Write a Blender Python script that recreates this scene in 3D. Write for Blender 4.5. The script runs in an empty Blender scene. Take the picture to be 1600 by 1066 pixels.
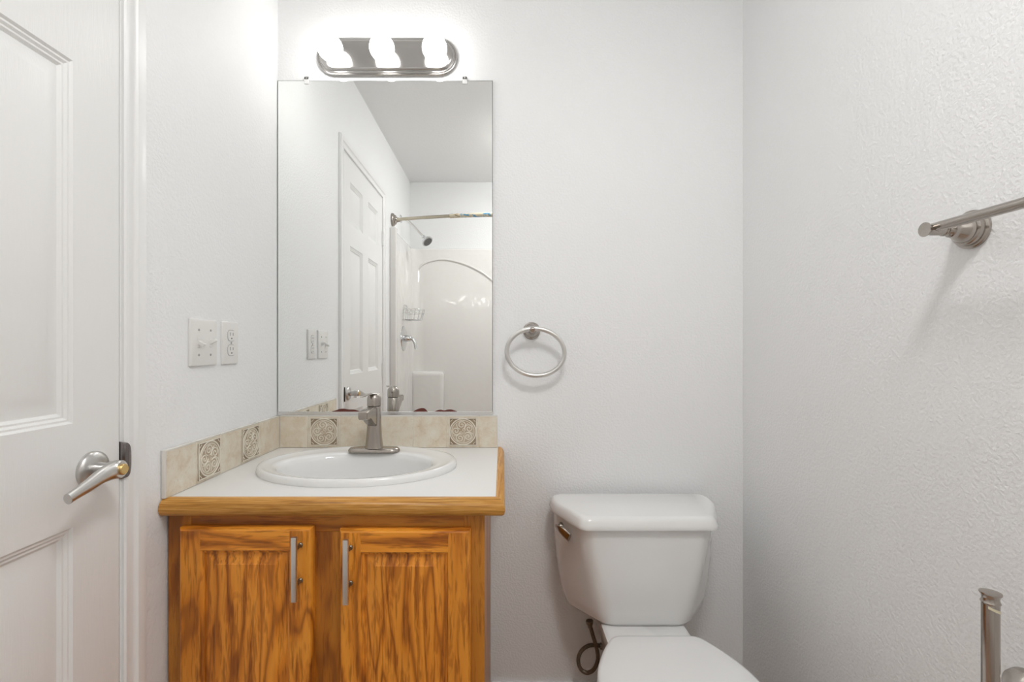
import bpy, bmesh, math, random
from mathutils import Vector, Matrix
random.seed(7)
PI = math.pi
SC = bpy.context.scene
COL = SC.collection

# ------------------------------------------------------------------ camera, world, exposure
D = 1.565            # camera distance from the mirror wall (the mirror wall is the plane Y = 0, the room lies at Y < 0)
CZ = 1.115
FPX = 746.0
cam_d = bpy.data.cameras.new('camera')
cam_d.sensor_width = 36.0
cam_d.lens = FPX * 36.0 / 1600.0
cam_d.shift_x = 15.0 / 1600.0
cam_d.shift_y = 10.0 / 1600.0
cam_d.clip_start = 0.01
cam = bpy.data.objects.new('camera', cam_d)
COL.objects.link(cam)
cam.location = (0, -D, CZ)
cam.rotation_euler = (PI / 2, 0, 0)
SC.camera = cam

w = bpy.data.worlds.new('world'); SC.world = w; w.use_nodes = True
w.node_tree.nodes['Background'].inputs[0].default_value = (0.8, 0.85, 0.9, 1)
w.node_tree.nodes['Background'].inputs[1].default_value = 0.3

SC.view_settings.view_transform = 'Standard'
SC.view_settings.look = 'None'
SC.view_settings.gamma = 1.0
SC.view_settings.use_curve_mapping = False
SC.view_settings.exposure = 0.56
BULB = 7.0
FILL_DOME = 33.0  # emission of the added, unseen fill dome

# room extents
XL, XR = -0.736, 0.788
YF = -2.2475
ZF, ZC = -0.04, 2.43

# ------------------------------------------------------------------ materials
def srgb(r, g, b):
    f = lambda c: (c / 255) / 12.92 if c / 255 <= 0.04045 else (((c / 255) + 0.055) / 1.055) ** 2.4
    return (f(r), f(g), f(b), 1)

def new_mat(name):
    m = bpy.data.materials.new(name); m.use_nodes = True
    nt = m.node_tree
    b = nt.nodes['Principled BSDF']
    return m, nt, b

def simple(name, col, rough=0.5, metal=0.0, spec=0.5, coat=0.0):
    m, nt, b = new_mat(name)
    b.inputs['Base Color'].default_value = col
    b.inputs['Roughness'].default_value = rough
    b.inputs['Metallic'].default_value = metal
    b.inputs['Specular IOR Level'].default_value = spec
    b.inputs['Coat Weight'].default_value = coat
    return m

def texco(nt, scale=(1, 1, 1), rot=(0, 0, 0)):
    tc = nt.nodes.new('ShaderNodeTexCoord')
    mp = nt.nodes.new('ShaderNodeMapping')
    mp.inputs['Scale'].default_value = scale
    mp.inputs['Rotation'].default_value = rot
    nt.links.new(tc.outputs['Object'], mp.inputs['Vector'])
    return mp.outputs['Vector']

def noise(nt, vec, scale, detail=2, rough=0.5, dist=0.0):
    n = nt.nodes.new('ShaderNodeTexNoise')
    n.inputs['Scale'].default_value = scale
    n.inputs['Detail'].default_value = detail
    n.inputs['Roughness'].default_value = rough
    n.inputs['Distortion'].default_value = dist
    nt.links.new(vec, n.inputs['Vector'])
    return n.outputs['Fac']

def ramp(nt, fac, stops):
    r = nt.nodes.new('ShaderNodeValToRGB')
    el = r.color_ramp.elements
    el[0].position, el[0].color = stops[0]
    el[1].position, el[1].color = stops[-1]
    for p, c in stops[1:-1]:
        e = el.new(p); e.color = c
    nt.links.new(fac, r.inputs['Fac'])
    return r.outputs['Color']

def bump(nt, b, h, strength, dist):
    n = nt.nodes.new('ShaderNodeBump')
    n.inputs['Strength'].default_value = strength
    n.inputs['Distance'].default_value = dist
    nt.links.new(h, n.inputs['Height'])
    nt.links.new(n.outputs['Normal'], b.inputs['Normal'])

def math_node(nt, op, a, v=None, b=None):
    n = nt.nodes.new('ShaderNodeMath'); n.operation = op
    nt.links.new(a, n.inputs[0])
    if b is not None: nt.links.new(b, n.inputs[1])
    elif v is not None: n.inputs[1].default_value = v
    return n.outputs[0]

def mix(nt, fac, a, b, mode='MIX'):
    n = nt.nodes.new('ShaderNodeMix'); n.data_type = 'RGBA'; n.blend_type = mode
    if isinstance(fac, (int, float)): n.inputs[0].default_value = fac
    else: nt.links.new(fac, n.inputs[0])
    for s, i in ((a, 6), (b, 7)):
        if isinstance(s, tuple): n.inputs[i].default_value = s
        else: nt.links.new(s, n.inputs[i])
    return n.outputs[2]

def wall_mat(name, col, strength=0.35, scale=110, rough=0.55):
    m, nt, b = new_mat(name)
    v = texco(nt)
    b.inputs['Base Color'].default_value = col
    b.inputs['Roughness'].default_value = rough
    n = noise(nt, v, scale, 2.5, 0.5)
    r = ramp(nt, n, [(0.40, (0, 0, 0, 1)), (0.62, (1, 1, 1, 1))])
    bump(nt, b, r, strength, 0.0022)
    return m

M = {}
M['wall'] = wall_mat('wall_paint', (0.915, 0.92, 0.925, 1), 0.25, 150, 0.5)
M['ceiling'] = wall_mat('ceiling_paint', (0.89, 0.89, 0.885, 1), 0.12, 90, 0.8)
M['trim'] = simple('trim_paint', (0.89, 0.89, 0.885, 1), 0.32)
M['plastic'] = simple('white_plastic', (0.84, 0.83, 0.81, 1), 0.28)
M['slot'] = simple('dark_slot', (0.05, 0.05, 0.05, 1), 0.6)
M['screw'] = simple('painted_screw', (0.42, 0.41, 0.40, 1), 0.4, 0.5)
M['chrome'] = simple('chrome', (0.72, 0.73, 0.74, 1), 0.1, 1.0)
M['steel'] = simple('handle_steel', (0.60, 0.59, 0.575, 1), 0.28, 1.0)
M['bronze'] = simple('aged_metal', (0.20, 0.165, 0.13, 1), 0.38, 0.9)
M['strike'] = simple('worn_strike_metal', (0.24, 0.22, 0.215, 1), 0.16, 1.0)
M['brass'] = simple('brass', (0.75, 0.52, 0.22, 1), 0.22, 1.0)
M['porcelain'] = simple('porcelain', (0.86, 0.86, 0.85, 1), 0.12, 0, 0.5, 0.3)
M['seat'] = simple('seat_plastic', (0.84, 0.84, 0.835, 1), 0.25)
M['laminate'] = simple('white_laminate', (0.85, 0.84, 0.82, 1), 0.4)
M['clear'] = simple('clear_plastic', (0.80, 0.80, 0.79, 1), 0.2)
M['channel'] = simple('mirror_channel_metal', (0.75, 0.75, 0.75, 1), 0.25, 0.8)
M['glassedge'] = simple('mirror_edge', (0.18, 0.19, 0.19, 1), 0.3)
M['rubber'] = simple('dark_nozzle', (0.12, 0.12, 0.12, 1), 0.5)
M['rust'] = simple('mirror_corrosion', (0.13, 0.028, 0.018, 1), 0.45)
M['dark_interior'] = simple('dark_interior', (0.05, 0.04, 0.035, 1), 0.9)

m, nt, b = new_mat('mirror_silver')
b.inputs['Base Color'].default_value = (0.93, 0.94, 0.93, 1); b.inputs['Metallic'].default_value = 1; b.inputs['Roughness'].default_value = 0.0
M['mirror'] = m

m, nt, b = new_mat('frosted_bulb_lit')
b.inputs['Base Color'].default_value = (0.9, 0.9, 0.9, 1)
b.inputs['Emission Color'].default_value = (1.0, 0.985, 0.955, 1)
b.inputs['Emission Strength'].default_value = BULB
M['bulb'] = m

m, nt, b = new_mat('fill_dome_glow')  # glowing surface of the added fill light
b.inputs['Base Color'].default_value = (0.9, 0.9, 0.9, 1)
b.inputs['Emission Color'].default_value = (1.0, 0.995, 0.985, 1)
b.inputs['Emission Strength'].default_value = FILL_DOME
M['dome'] = m

# brushed nickel: fine streaks in roughness
def brushed(name, col, rough, sc=(600, 600, 12)):
    m, nt, b = new_mat(name)
    v = texco(nt, sc)
    n = noise(nt, v, 1.0, 3, 0.6)
    r = nt.nodes.new('ShaderNodeMapRange')
    r.inputs['To Min'].default_value = rough - 0.06; r.inputs['To Max'].default_value = rough + 0.08
    nt.links.new(n, r.inputs['Value']); nt.links.new(r.outputs[0], b.inputs['Roughness'])
    b.inputs['Base Color'].default_value = col; b.inputs['Metallic'].default_value = 1
    return m
M['nickel'] = brushed('brushed_nickel', (0.44, 0.405, 0.37, 1), 0.22)
M['nickel_light'] = brushed('satin_nickel_bright', (0.72, 0.71, 0.69, 1), 0.33)
M['nickel_plate'] = brushed('satin_nickel_plate', (0.50, 0.485, 0.47, 1), 0.15, (12, 600, 600))

# painted door skin with faint pressed wood grain
def door_mat():
    m, nt, b = new_mat('door_paint')
    v = texco(nt, (40, 40, 3.0))
    n = noise(nt, v, 3.0, 3, 0.55, 0.4)
    s = math_node(nt, 'SINE', math_node(nt, 'MULTIPLY', n, 30))
    b.inputs['Base Color'].default_value = (0.87, 0.87, 0.86, 1)
    b.inputs['Roughness'].default_value = 0.36
    bump(nt, b, s, 0.10, 0.0006)
    return m
M['door'] = door_mat()

# oak, grain along the chosen axis
def oak(name, axis='z', tone=1.0, red=1.0, rings=11.0, fine=1.0, seed=0.0, rough=0.33):
    m, nt, b = new_mat(name)
    a, c = 11.0, 1.5
    sc = {'z': (a, a, c), 'x': (c, a, a), 'y': (a, c, a)}[axis]
    tc = nt.nodes.new('ShaderNodeTexCoord'); mp = nt.nodes.new('ShaderNodeMapping')
    mp.inputs['Scale'].default_value = sc; mp.inputs['Location'].default_value = (seed, seed * 1.7, seed * 0.6)
    nt.links.new(tc.outputs['Object'], mp.inputs['Vector']); v = mp.outputs['Vector']
    n1 = noise(nt, v, 1.0, 2.5, 0.5, 0.5)
    s = math_node(nt, 'SINE', math_node(nt, 'MULTIPLY', n1, rings * 4.4))
    s = math_node(nt, 'MULTIPLY_ADD', s, 0.5); nt.nodes[-1].inputs[2].default_value = 0.5
    T = lambda r, g, bb: (r * tone * red, g * tone, bb * tone, 1)
    base = ramp(nt, s, [(0.0, T(0.40, 0.130, 0.013)), (0.14, T(0.60, 0.208, 0.019)), (0.4, T(0.70, 0.262, 0.026)), (1.0, T(0.77, 0.315, 0.038))])
    sc2 = {'z': (170, 170, 13), 'x': (13, 170, 170), 'y': (170, 13, 170)}[axis]
    p = noise(nt, texco(nt, sc2), 1.0, 2, 0.6)
    pr = ramp(nt, p, [(0.36, (0.42, 0.30, 0.20, 1)), (0.47, (1, 1, 1, 1))])
    c1 = mix(nt, 0.62 * fine, base, pr, 'MULTIPLY')
    sc3 = {'z': (6, 6, 1.2), 'x': (1.2, 6, 6), 'y': (6, 1.2, 6)}[axis]
    q = noise(nt, texco(nt, sc3), 1.0, 2, 0.5)
    qr = ramp(nt, q, [(0.3, (0.70, 0.62, 0.56, 1)), (0.65, (1.08, 1.06, 1.0, 1))])
    c2 = mix(nt, 0.5, c1, qr, 'MULTIPLY')
    sc4 = {'z': (62, 62, 10), 'x': (10, 62, 62), 'y': (62, 10, 62)}[axis]
    fl = noise(nt, texco(nt, sc4), 1.0, 3, 0.6, 0.6)
    c2 = mix(nt, 0.55 * fine, c2, ramp(nt, fl, [(0.36, (0.52, 0.36, 0.22, 1)), (0.46, (1, 1, 1, 1))]), 'MULTIPLY')
    nt.links.new(c2, b.inputs['Base Color'])
    b.inputs['Roughness'].default_value = rough
    bump(nt, b, p, 0.12, 0.0005)
    return m
M['oak_panel'] = oak('oak_panel', 'z', 1.24, rings=13, seed=3.1)
M['oak_stile'] = oak('oak_stile', 'z', 1.15, rings=9, seed=9.0)
M['oak_rail'] = oak('oak_rail', 'x', 1.2, rings=8, seed=5.0)
M['oak_frame'] = oak('oak_face_frame', 'z', 0.78, rings=4, seed=1.0, fine=0.7)
M['oak_frame_x'] = oak('oak_face_frame_rail', 'x', 0.80, rings=4, seed=2.0, fine=0.7)
# golden worn counter edge
def edge_mat(axis, name):
    m, nt, b = new_mat(name)
    sc = {'x': (12, 330, 330), 'y': (330, 12, 330)}[axis]
    p = noise(nt, texco(nt, sc), 1.0, 3, 0.6)
    c = ramp(nt, p, [(0.3, (0.34, 0.135, 0.018, 1)), (0.5, (0.60, 0.285, 0.050, 1)), (0.70, (0.72, 0.42, 0.13, 1))])
    sc2 = {'x': (3, 20, 20), 'y': (20, 3, 20)}[axis]
    q = noise(nt, texco(nt, sc2), 1.0, 2, 0.5)
    c2 = mix(nt, 0.6, c, ramp(nt, q, [(0.35, (0.72, 0.66, 0.55, 1)), (0.6, (1.1, 1.08, 1.05, 1))]), 'MULTIPLY')
    nt.links.new(c2, b.inputs['Base Color']); b.inputs['Roughness'].default_value = 0.35
    bump(nt, b, p, 0.15, 0.0005)
    return m
M['edge_x'] = edge_mat('x', 'golden_oak_edge'); M['edge_y'] = edge_mat('y', 'golden_oak_edge_side')

def tile_mat(name, c0, c1, c2):
    m, nt, b = new_mat(name)
    n = noise(nt, texco(nt, (1, 1, 1)), 26, 5, 0.65, 0.3)
    n2 = noise(nt, texco(nt, (1, 1, 1)), 180, 2, 0.5)
    c = ramp(nt, n, [(0.32, c0), (0.5, c1), (0.7, c2)])
    sp = ramp(nt, n2, [(0.26, (0.75, 0.68, 0.58, 1)), (0.38, (1, 1, 1, 1))])
    nt.links.new(mix(nt, 0.5, c, sp, 'MULTIPLY'), b.inputs['Base Color'])
    b.inputs['Roughness'].default_value = 0.35
    return m
M['tile'] = tile_mat('travertine_tile', (0.68, 0.57, 0.42, 1), (0.77, 0.69, 0.56, 1), (0.82, 0.77, 0.67, 1))
M['tile_recess'] = tile_mat('carved_recess', (0.24, 0.17, 0.10, 1), (0.33, 0.245, 0.16, 1), (0.44, 0.35, 0.25, 1))
M['tile_disc'] = tile_mat('carved_disc', (0.40, 0.30, 0.19, 1), (0.52, 0.42, 0.30, 1), (0.62, 0.54, 0.42, 1))
M['tile_line'] = simple('carved_relief', (0.84, 0.79, 0.69, 1), 0.4)
M['grout'] = simple('grout', (0.76, 0.72, 0.66, 1), 0.8)
M['bullnose'] = simple('glazed_bullnose', (0.80, 0.77, 0.72, 1), 0.25)

# floor planks
m, nt, b = new_mat('floor_planks')
v = texco(nt, (7, 0.9, 1))
br = nt.nodes.new('ShaderNodeTexBrick'); nt.links.new(v, br.inputs['Vector'])
br.inputs['Scale'].default_value = 1.0; br.inputs['Mortar Size'].default_value = 0.01
br.inputs['Color1'].default_value = (0.68, 0.46, 0.32, 1); br.inputs['Color2'].default_value = (0.62, 0.41, 0.28, 1); br.inputs['Mortar'].default_value = (0.25, 0.17, 0.12, 1)
n = noise(nt, texco(nt, (60, 5, 1)), 1, 3)
nt.links.new(mix(nt, 0.5, br.outputs['Color'], ramp(nt, n, [(0.3, (0.6, 0.6, 0.6, 1)), (0.7, (1.1, 1.1, 1.1, 1))]), 'MULTIPLY'), b.inputs['Base Color'])
b.inputs['Roughness'].default_value = 0.4
M['floor'] = m

# fibreglass surround: glossy with slight waviness
m, nt, b = new_mat('fibreglass')
b.inputs['Base Color'].default_value = (0.85, 0.835, 0.81, 1); b.inputs['Roughness'].default_value = 0.06
bump(nt, b, noise(nt, texco(nt), 7, 2), 0.45, 0.010)
M['fibreglass'] = m
M['rod'] = simple('curtain_rod_metal', (0.50, 0.455, 0.36, 1), 0.25, 1.0)
m, nt, b = new_mat('printed_sleeve')
vx = texco(nt, (1, 1, 1))
n = noise(nt, texco(nt, (22, 60, 60)), 1, 2, 0.5)
c = ramp(nt, n, [(0.40, (0.10, 0.33, 0.55, 1)), (0.44, (0.72, 0.66, 0.52, 1)), (0.60, (0.70, 0.62, 0.45, 1)), (0.68, (0.25, 0.17, 0.10, 1))])
nt.links.new(c, b.inputs['Base Color']); b.inputs['Roughness'].default_value = 0.2
M['sleeve'] = m
# braided hose
m, nt, b = new_mat('braided_hose')
n = noise(nt, texco(nt), 900, 1)
nt.links.new(ramp(nt, n, [(0.4, (0.07, 0.05, 0.035, 1)), (0.6, (0.22, 0.17, 0.12, 1))]), b.inputs['Base Color'])
b.inputs['Roughness'].default_value = 0.4; b.inputs['Metallic'].default_value = 0.5
M['hose'] = m

# ------------------------------------------------------------------ mesh helpers
def BM(): return bmesh.new()

def obj(name, bm, mats, parent=None, smooth=35, recalc=True):
    if recalc: bmesh.ops.recalc_face_normals(bm, faces=bm.faces)
    me = bpy.data.meshes.new(name); bm.to_mesh(me); bm.free()
    if not isinstance(mats, (list, tuple)): mats = [mats]
    for mm in mats: me.materials.append(M[mm])
    if smooth:
        me.shade_smooth(); me.set_sharp_from_angle(angle=math.radians(smooth))
    o = bpy.data.objects.new(name, me); COL.objects.link(o)
    if parent is not None:
        o.parent = parent
        o.matrix_parent_inverse = parent.matrix_basis.inverted()
    return o

def thing(name, label, cat, loc=(0, 0, 0), group=None):
    o = bpy.data.objects.new(name, None); COL.objects.link(o)
    o.location = loc; o.empty_display_size = 0.05
    o['label'] = label; o['category'] = cat
    if group: o['group'] = group
    return o

def tag(o, label, cat, group=None):
    o['label'] = label; o['category'] = cat
    if group: o['group'] = group
    return o

def struct(o, label=None, cat=None):
    o['kind'] = 'structure'
    if label: o['label'] = label
    if cat: o['category'] = cat
    return o

def box(bm, x0, x1, y0, y1, z0, z1, bev=0.0, seg=2, mi=0):
    r = bmesh.ops.create_cube(bm, size=1)
    vs = r['verts']
    for v in vs:
        v.co = Vector((x0 + (v.co.x + .5) * (x1 - x0), y0 + (v.co.y + .5) * (y1 - y0), z0 + (v.co.z + .5) * (z1 - z0)))
    fs = set(f for v in vs for f in v.link_faces)
    for f in fs: f.material_index = mi
    if bev > 0:
        es = list(set(e for v in vs for e in v.link_edges))
        rr = bmesh.ops.bevel(bm, geom=es, offset=bev, segments=seg, profile=0.6, affect='EDGES')
        for f in rr['faces']: f.material_index = mi

def loft(bm, rings, cap0=True, cap1=True, closed=True, mi=0):
    R = [[bm.verts.new(p) for p in r] for r in rings]
    n = len(R[0])
    for a, c in zip(R[:-1], R[1:]):
        for i in range(n if closed else n - 1):
            j = (i + 1) % n
            f = bm.faces.new((a[i], a[j], c[j], c[i])); f.material_index = mi
    if cap0: bm.faces.new(list(reversed(R[0]))).material_index = mi
    if cap1: bm.faces.new(R[-1]).material_index = mi
    return R

def frame_of(d):
    d = Vector(d).normalized()
    up = Vector((0, 0, 1)) if abs(d.z) < 0.95 else Vector((1, 0, 0))
    u = d.cross(up).normalized(); v = d.cross(u).normalized()
    return u, v

def lathe(bm, origin, axis, prof, n=32, cap0=True, cap1=True, mi=0):
    o = Vector(origin); a = Vector(axis).normalized(); u, v = frame_of(a)
    rings = []
    for (r, h) in prof:
        rings.append([o + a * h + (u * math.cos(2 * PI * i / n) + v * math.sin(2 * PI * i / n)) * max(r, 1e-5) for i in range(n)])
    return loft(bm, rings, cap0, cap1, mi=mi)

def catmull(pts, k=8, closed=False):
    P = [Vector(p) for p in pts]; out = []; n = len(P)
    rng = n if closed else n - 1
    for i in range(rng):
        p0 = P[(i - 1) % n] if closed or i > 0 else P[0] * 2 - P[1]
        p1 = P[i]; p2 = P[(i + 1) % n]
        p3 = P[(i + 2) % n] if closed or i + 2 < n else P[-1] * 2 - P[-2]
        for j in range(k):
            t = j / k
            out.append(0.5 * ((2 * p1) + (-p0 + p2) * t + (2 * p0 - 5 * p1 + 4 * p2 - p3) * t * t + (-p0 + 3 * p1 - 3 * p2 + p3) * t ** 3))
    if not closed: out.append(P[-1])
    return out

def tube(bm, pts, r, n=12, closed=False, mi=0, flat=None, upv=None):
    P = [Vector(p) for p in pts]; L = len(P); rings = []
    rad = r if callable(r) else (lambda t: r)
    prev = None
    for i in range(L):
        if closed: d = P[(i + 1) % L] - P[(i - 1) % L]
        else: d = P[min(i + 1, L - 1)] - P[max(i - 1, 0)]
        d.normalize()
        if prev is None:
            if upv is not None:
                u = Vector(upv); u = (u - d * u.dot(d)).normalized()
            else: u, _ = frame_of(d)
        else: u = (prev - d * prev.dot(d)).normalized()
        prev = u; v = d.cross(u)
        rr = rad(i / (L - 1)); fy = flat if flat else 1.0
        rings.append([P[i] + u * (rr * math.cos(2 * PI * k / n)) + v * (rr * fy * math.sin(2 * PI * k / n)) for k in range(n)])
    if closed:
        R = [[bm.verts.new(p) for p in q] for q in rings]
        for a in range(L):
            c = (a + 1) % L
            # match best rotation on the closing ring
            off = 0
            if c == 0:
                off = min(range(n), key=lambda s: (rings[a][0] - rings[0][s]).length)
            for i in range(n):
                j = (i + 1) % n
                f = bm.faces.new((R[a][i], R[a][j], R[c][(j + off) % n], R[c][(i + off) % n])); f.material_index = mi
    else: loft(bm, rings, mi=mi)

def round_poly(pts, radii, n=6):
    """2D polygon with rounded corners -> list of (x,y)"""
    out = []; L = len(pts)
    if not isinstance(radii, (list, tuple)): radii = [radii] * L
    for i in range(L):
        p = Vector(pts[i]); a = Vector(pts[i - 1]) - p; c = Vector(pts[(i + 1) % L]) - p
        r = min(radii[i], a.length * .49, c.length * .49)
        s = p + a.normalized() * r; e = p + c.normalized() * r
        for k in range(n + 1):
            t = k / n
            out.append(s * (1 - t) ** 2 + p * 2 * t * (1 - t) + e * t * t)
    return out

def stadium(cx, cz, hx, hz, n=14):
    pts = []
    c = hx - hz
    for k in range(n + 1):
        a = -PI / 2 + PI * k / n
        pts.append((cx + c + hz * math.cos(a), cz + hz * math.sin(a)))
    for k in range(n + 1):
        a = PI / 2 + PI * k / n
        pts.append((cx - c + hz * math.cos(a), cz + hz * math.sin(a)))
    return pts

def panel_face(bm, us, vs, cells, prof, fn, mif=None, closeback=None):
    """grid face in (u,v); cells listed are raised panels: nested loops (inset, depth); fn(u,v,d)->xyz"""
    for i in range(len(us) - 1):
        for j in range(len(vs) - 1):
            u0, u1, v0, v1 = us[i], us[i + 1], vs[j], vs[j + 1]
            if (i, j) in cells:
                rings = []
                for ins, dep in prof:
                    rings.append([fn(u0 + ins, v0 + ins, dep), fn(u1 - ins, v0 + ins, dep), fn(u1 - ins, v1 - ins, dep), fn(u0 + ins, v1 - ins, dep)])
                R = [[bm.verts.new(p) for p in r] for r in rings]
                mm = mif(i, j) if mif else 0
                for a, c in zip(R[:-1], R[1:]):
                    for k in range(4):
                        f = bm.faces.new((a[k], a[(k + 1) % 4], c[(k + 1) % 4], c[k])); f.material_index = mm
                f = bm.faces.new(R[-1]); f.material_index = mm
            else:
                f = bm.faces.new([bm.verts.new(fn(*q, 0)) for q in ((u0, v0), (u1, v0), (u1, v1), (u0, v1))])
                f.material_index = mif(i, j) if mif else 0
    bmesh.ops.remove_doubles(bm, verts=bm.verts, dist=1e-5)

# ================================================================== THE ROOM
T = 0.12
bm = BM(); box(bm, XL - T, XR + T, YF - T, T, ZF - 0.1, ZF); struct(obj('floor', bm, 'floor'), 'warm tan plank floor', 'floor')
bm = BM(); box(bm, XL - T, XR + T, YF - T, T, ZC, ZC + 0.1); struct(obj('ceiling', bm, 'ceiling'), 'plain off-white ceiling', 'ceiling')
bm = BM(); box(bm, XL - T, XR + T, 0, T, ZF, ZC); struct(obj('wall_back', bm, 'wall'), 'textured white wall behind the mirror and toilet', 'wall')
bm = BM(); box(bm, XR, XR + T, YF, 0, ZF, ZC); struct(obj('wall_right', bm, 'wall'), 'textured white wall with the towel bar', 'wall')
bm = BM(); box(bm, XL - T, XR + T, YF - T, YF, ZF, ZC); struct(obj('wall_front', bm, 'wall'), 'white wall behind the shower, seen in the mirror', 'wall')
DY0, DY1, DZ = 0.651, 1.362, 2.024        # door slab, distances from the mirror wall
OY0, OY1, OZ = DY0 - 0.016, DY1 + 0.016, DZ + 0.016
bm = BM()
box(bm, XL - T, XL, -OY0, 0, ZF, ZC); box(bm, XL - T, XL, YF, -OY1, ZF, ZC); box(bm, XL - T, XL, -OY1, -OY0, OZ, ZC)
struct(obj('wall_left', bm, 'wall'), 'textured white wall with the door and light switch', 'wall')

# door jamb and casing
bm = BM()
g = 0.0025
box(bm, XL - T, XL + 0.001, -(DY0 - g), -OY0, ZF, DZ + g)
box(bm, XL - T, XL + 0.001, -OY1, -(DY1 + g), ZF, DZ + g)
box(bm, XL - T, XL + 0.001, -OY1, -OY0, DZ + g, OZ)
box(bm, XL - 0.060, XL - 0.043, -(DY0 + 0.010), -(DY0 - g), ZF, DZ + g)      # stops behind the slab
box(bm, XL - 0.060, XL - 0.043, -(DY1 + g), -(DY1 - 0.010), ZF, DZ + g)
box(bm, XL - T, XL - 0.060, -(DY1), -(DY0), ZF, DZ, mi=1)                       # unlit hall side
struct(obj('trim_1', bm, ['trim', 'dark_interior'], smooth=0), 'white painted door jamb', 'trim')
prof = [(0.0, 0.0), (0.0, 0.006), (0.003, 0.0085), (0.008, 0.0085), (0.011, 0.0065), (0.020, 0.0075), (0.026, 0.0105), (0.028, 0.0130), (0.044, 0.0140), (0.049, 0.0125), (0.051, 0.009), (0.051, 0.0)]
bm = BM(); rows = []
iy0, iy1, iz = DY0 - 0.007, DY1 + 0.007, DZ + 0.007
for wv, tv in prof:
    x = XL + tv
    rows.append([(x, -(iy0 - wv), ZF), (x, -(iy0 - wv), iz + wv), (x, -(iy1 + wv), iz + wv), (x, -(iy1 + wv), ZF)])
R = [[bm.verts.new(p) for p in r] for r in rows]
for a, c in zip(R[:-1], R[1:]):
    for k in range(3): bm.faces.new((a[k], a[k + 1], c[k + 1], c[k]))
struct(obj('trim_2', bm, 'trim', smooth=25), 'white moulded casing around the door', 'trim')

# six panel door
bm = BM()
DX = XL + 0.002
us = [DY0, DY0 + 0.098, DY0 + 0.304, DY0 + 0.407, DY0 + 0.613, DY1]
vs_ = [ZF + 0.012, 0.20, 0.808, 0.985, 1.605, 1.712, 1.912, DZ]
cells = [(i, j) for i in (1, 3) for j in (1, 3, 5)]
pprof = [(0, 0), (0.004, -0.0035), (0.007, -0.0035), (0.011, -0.0065), (0.014, -0.0065), (0.019, -0.0105), (0.023, -0.0105), (0.046, -0.003), (0.050, -0.002)]
panel_face(bm, us, vs_, cells, pprof, lambda u, v, d: Vector((DX + d, -u, v)))
be = [e for e in bm.edges if e.is_boundary]
r = bmesh.ops.extrude_edge_only(bm, edges=be)
for v in [x for x in r['geom'] if isinstance(x, bmesh.types.BMVert)]: v.co.x -= 0.035
bmesh.ops.contextual_create(bm, geom=[e for e in bm.edges if e.is_boundary])
door = struct(obj('door_1', bm, 'door', smooth=20), 'white six-panel door in the left wall', 'door')
# lever handle
HY, HZ = 0.712, 0.897
hx = DX
bm = BM()
lathe(bm, (hx, -HY, HZ), (1, 0, 0), [(0.0325, 0.0), (0.0325, 0.004), (0.031, 0.007), (0.026, 0.010), (0.018, 0.012), (0.0135, 0.0125)], 48)
handle = obj('door_handle', bm, 'steel', door)
bm = BM()
lathe(bm, (hx, -HY, HZ), (1, 0, 0), [(0.0125, 0.010), (0.0125, 0.030), (0.0145, 0.034), (0.0165, 0.043), (0.016, 0.052), (0.014, 0.0545)], 32)
P = catmull([(hx + 0.044, -HY, HZ), (hx + 0.046, -HY - 0.03, HZ - 0.002), (hx + 0.050, -HY - 0.07, HZ - 0.012), (hx + 0.053, -HY - 0.105, HZ - 0.020)], 8)
tube(bm, P, lambda t: 0.0170 - 0.0080 * min(1, t * 1.15), 20, flat=0.7, upv=(0, 0, 1))
obj('lever', bm, 'steel', handle)
bm = BM(); lathe(bm, (hx + 0.0535, -HY + 0.001, HZ), (1, 0, 0), [(0.0098, 0), (0.0098, 0.004), (0.0085, 0.0055)], 24)
obj('lock_button', bm, 'brass', handle)['label'] = 'brass lock button'
bm = BM(); lathe(bm, (hx + 0.0085, -HY - 0.008, HZ - 0.022), (1, 0, 0), [(0.0028, 0), (0.0028, 0.0022)], 12)
obj('set_screw', bm, 'slot', handle)
# strike plate wrapped on the jamb edge
bm = BM()
pl = catmull([(XL - 0.010, -(DY0 - 0.0018), 0), (XL + 0.0005, -(DY0 - 0.0020), 0), (XL + 0.0085, -(DY0 - 0.0035), 0), (XL + 0.0135, -(DY0 - 0.0085), 0), (XL + 0.0150, -(DY0 - 0.0140), 0)], 6)
LN = len(pl) - 1
def along(t):
    f = t * LN; k = min(int(f), LN - 1); return pl[k].lerp(pl[k + 1], f - k)
zmid, zh = 0.898, 0.036
rows_ = []
for k in range(25):
    a = -1 + 2 * k / 24
    wdt = 0.35 + 0.65 * (1 - abs(a) ** 4) ** 0.5 if abs(a) < 1 else 0.35
    rows_.append([Vector((along(wdt * q / 10).x, along(wdt * q / 10).y, zmid + zh * a)) for q in range(11)])
RR = [[bm.verts.new(p) for p in r] for r in rows_]
for r0, r1 in zip(RR[:-1], RR[1:]):
    for k in range(10): bm.faces.new((r0[k], r0[k + 1], r1[k + 1], r1[k]))
bmesh.ops.remove_doubles(bm, verts=bm.verts, dist=1e-5); bmesh.ops.dissolve_degenerate(bm, edges=bm.edges, dist=1e-5)
bmesh.ops.solidify(bm, geom=bm.faces[:], thickness=0.0012)
obj('strike_plate', bm, 'strike', door)
for hz in (1.78, 0.975, 0.20):
    bm = BM(); lathe(bm, (XL + 0.008, -(DY1 + 0.001), hz - 0.045), (0, 0, 1), [(0.004, 0), (0.0055, 0.002), (0.0055, 0.088), (0.004, 0.09)], 14)
    box(bm, XL + 0.0025, XL + 0.005, -(DY1 - 0.001), -(DY1 - 0.012), hz - 0.044, hz + 0.044)
    obj('hinge', bm, 'trim', door)

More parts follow.
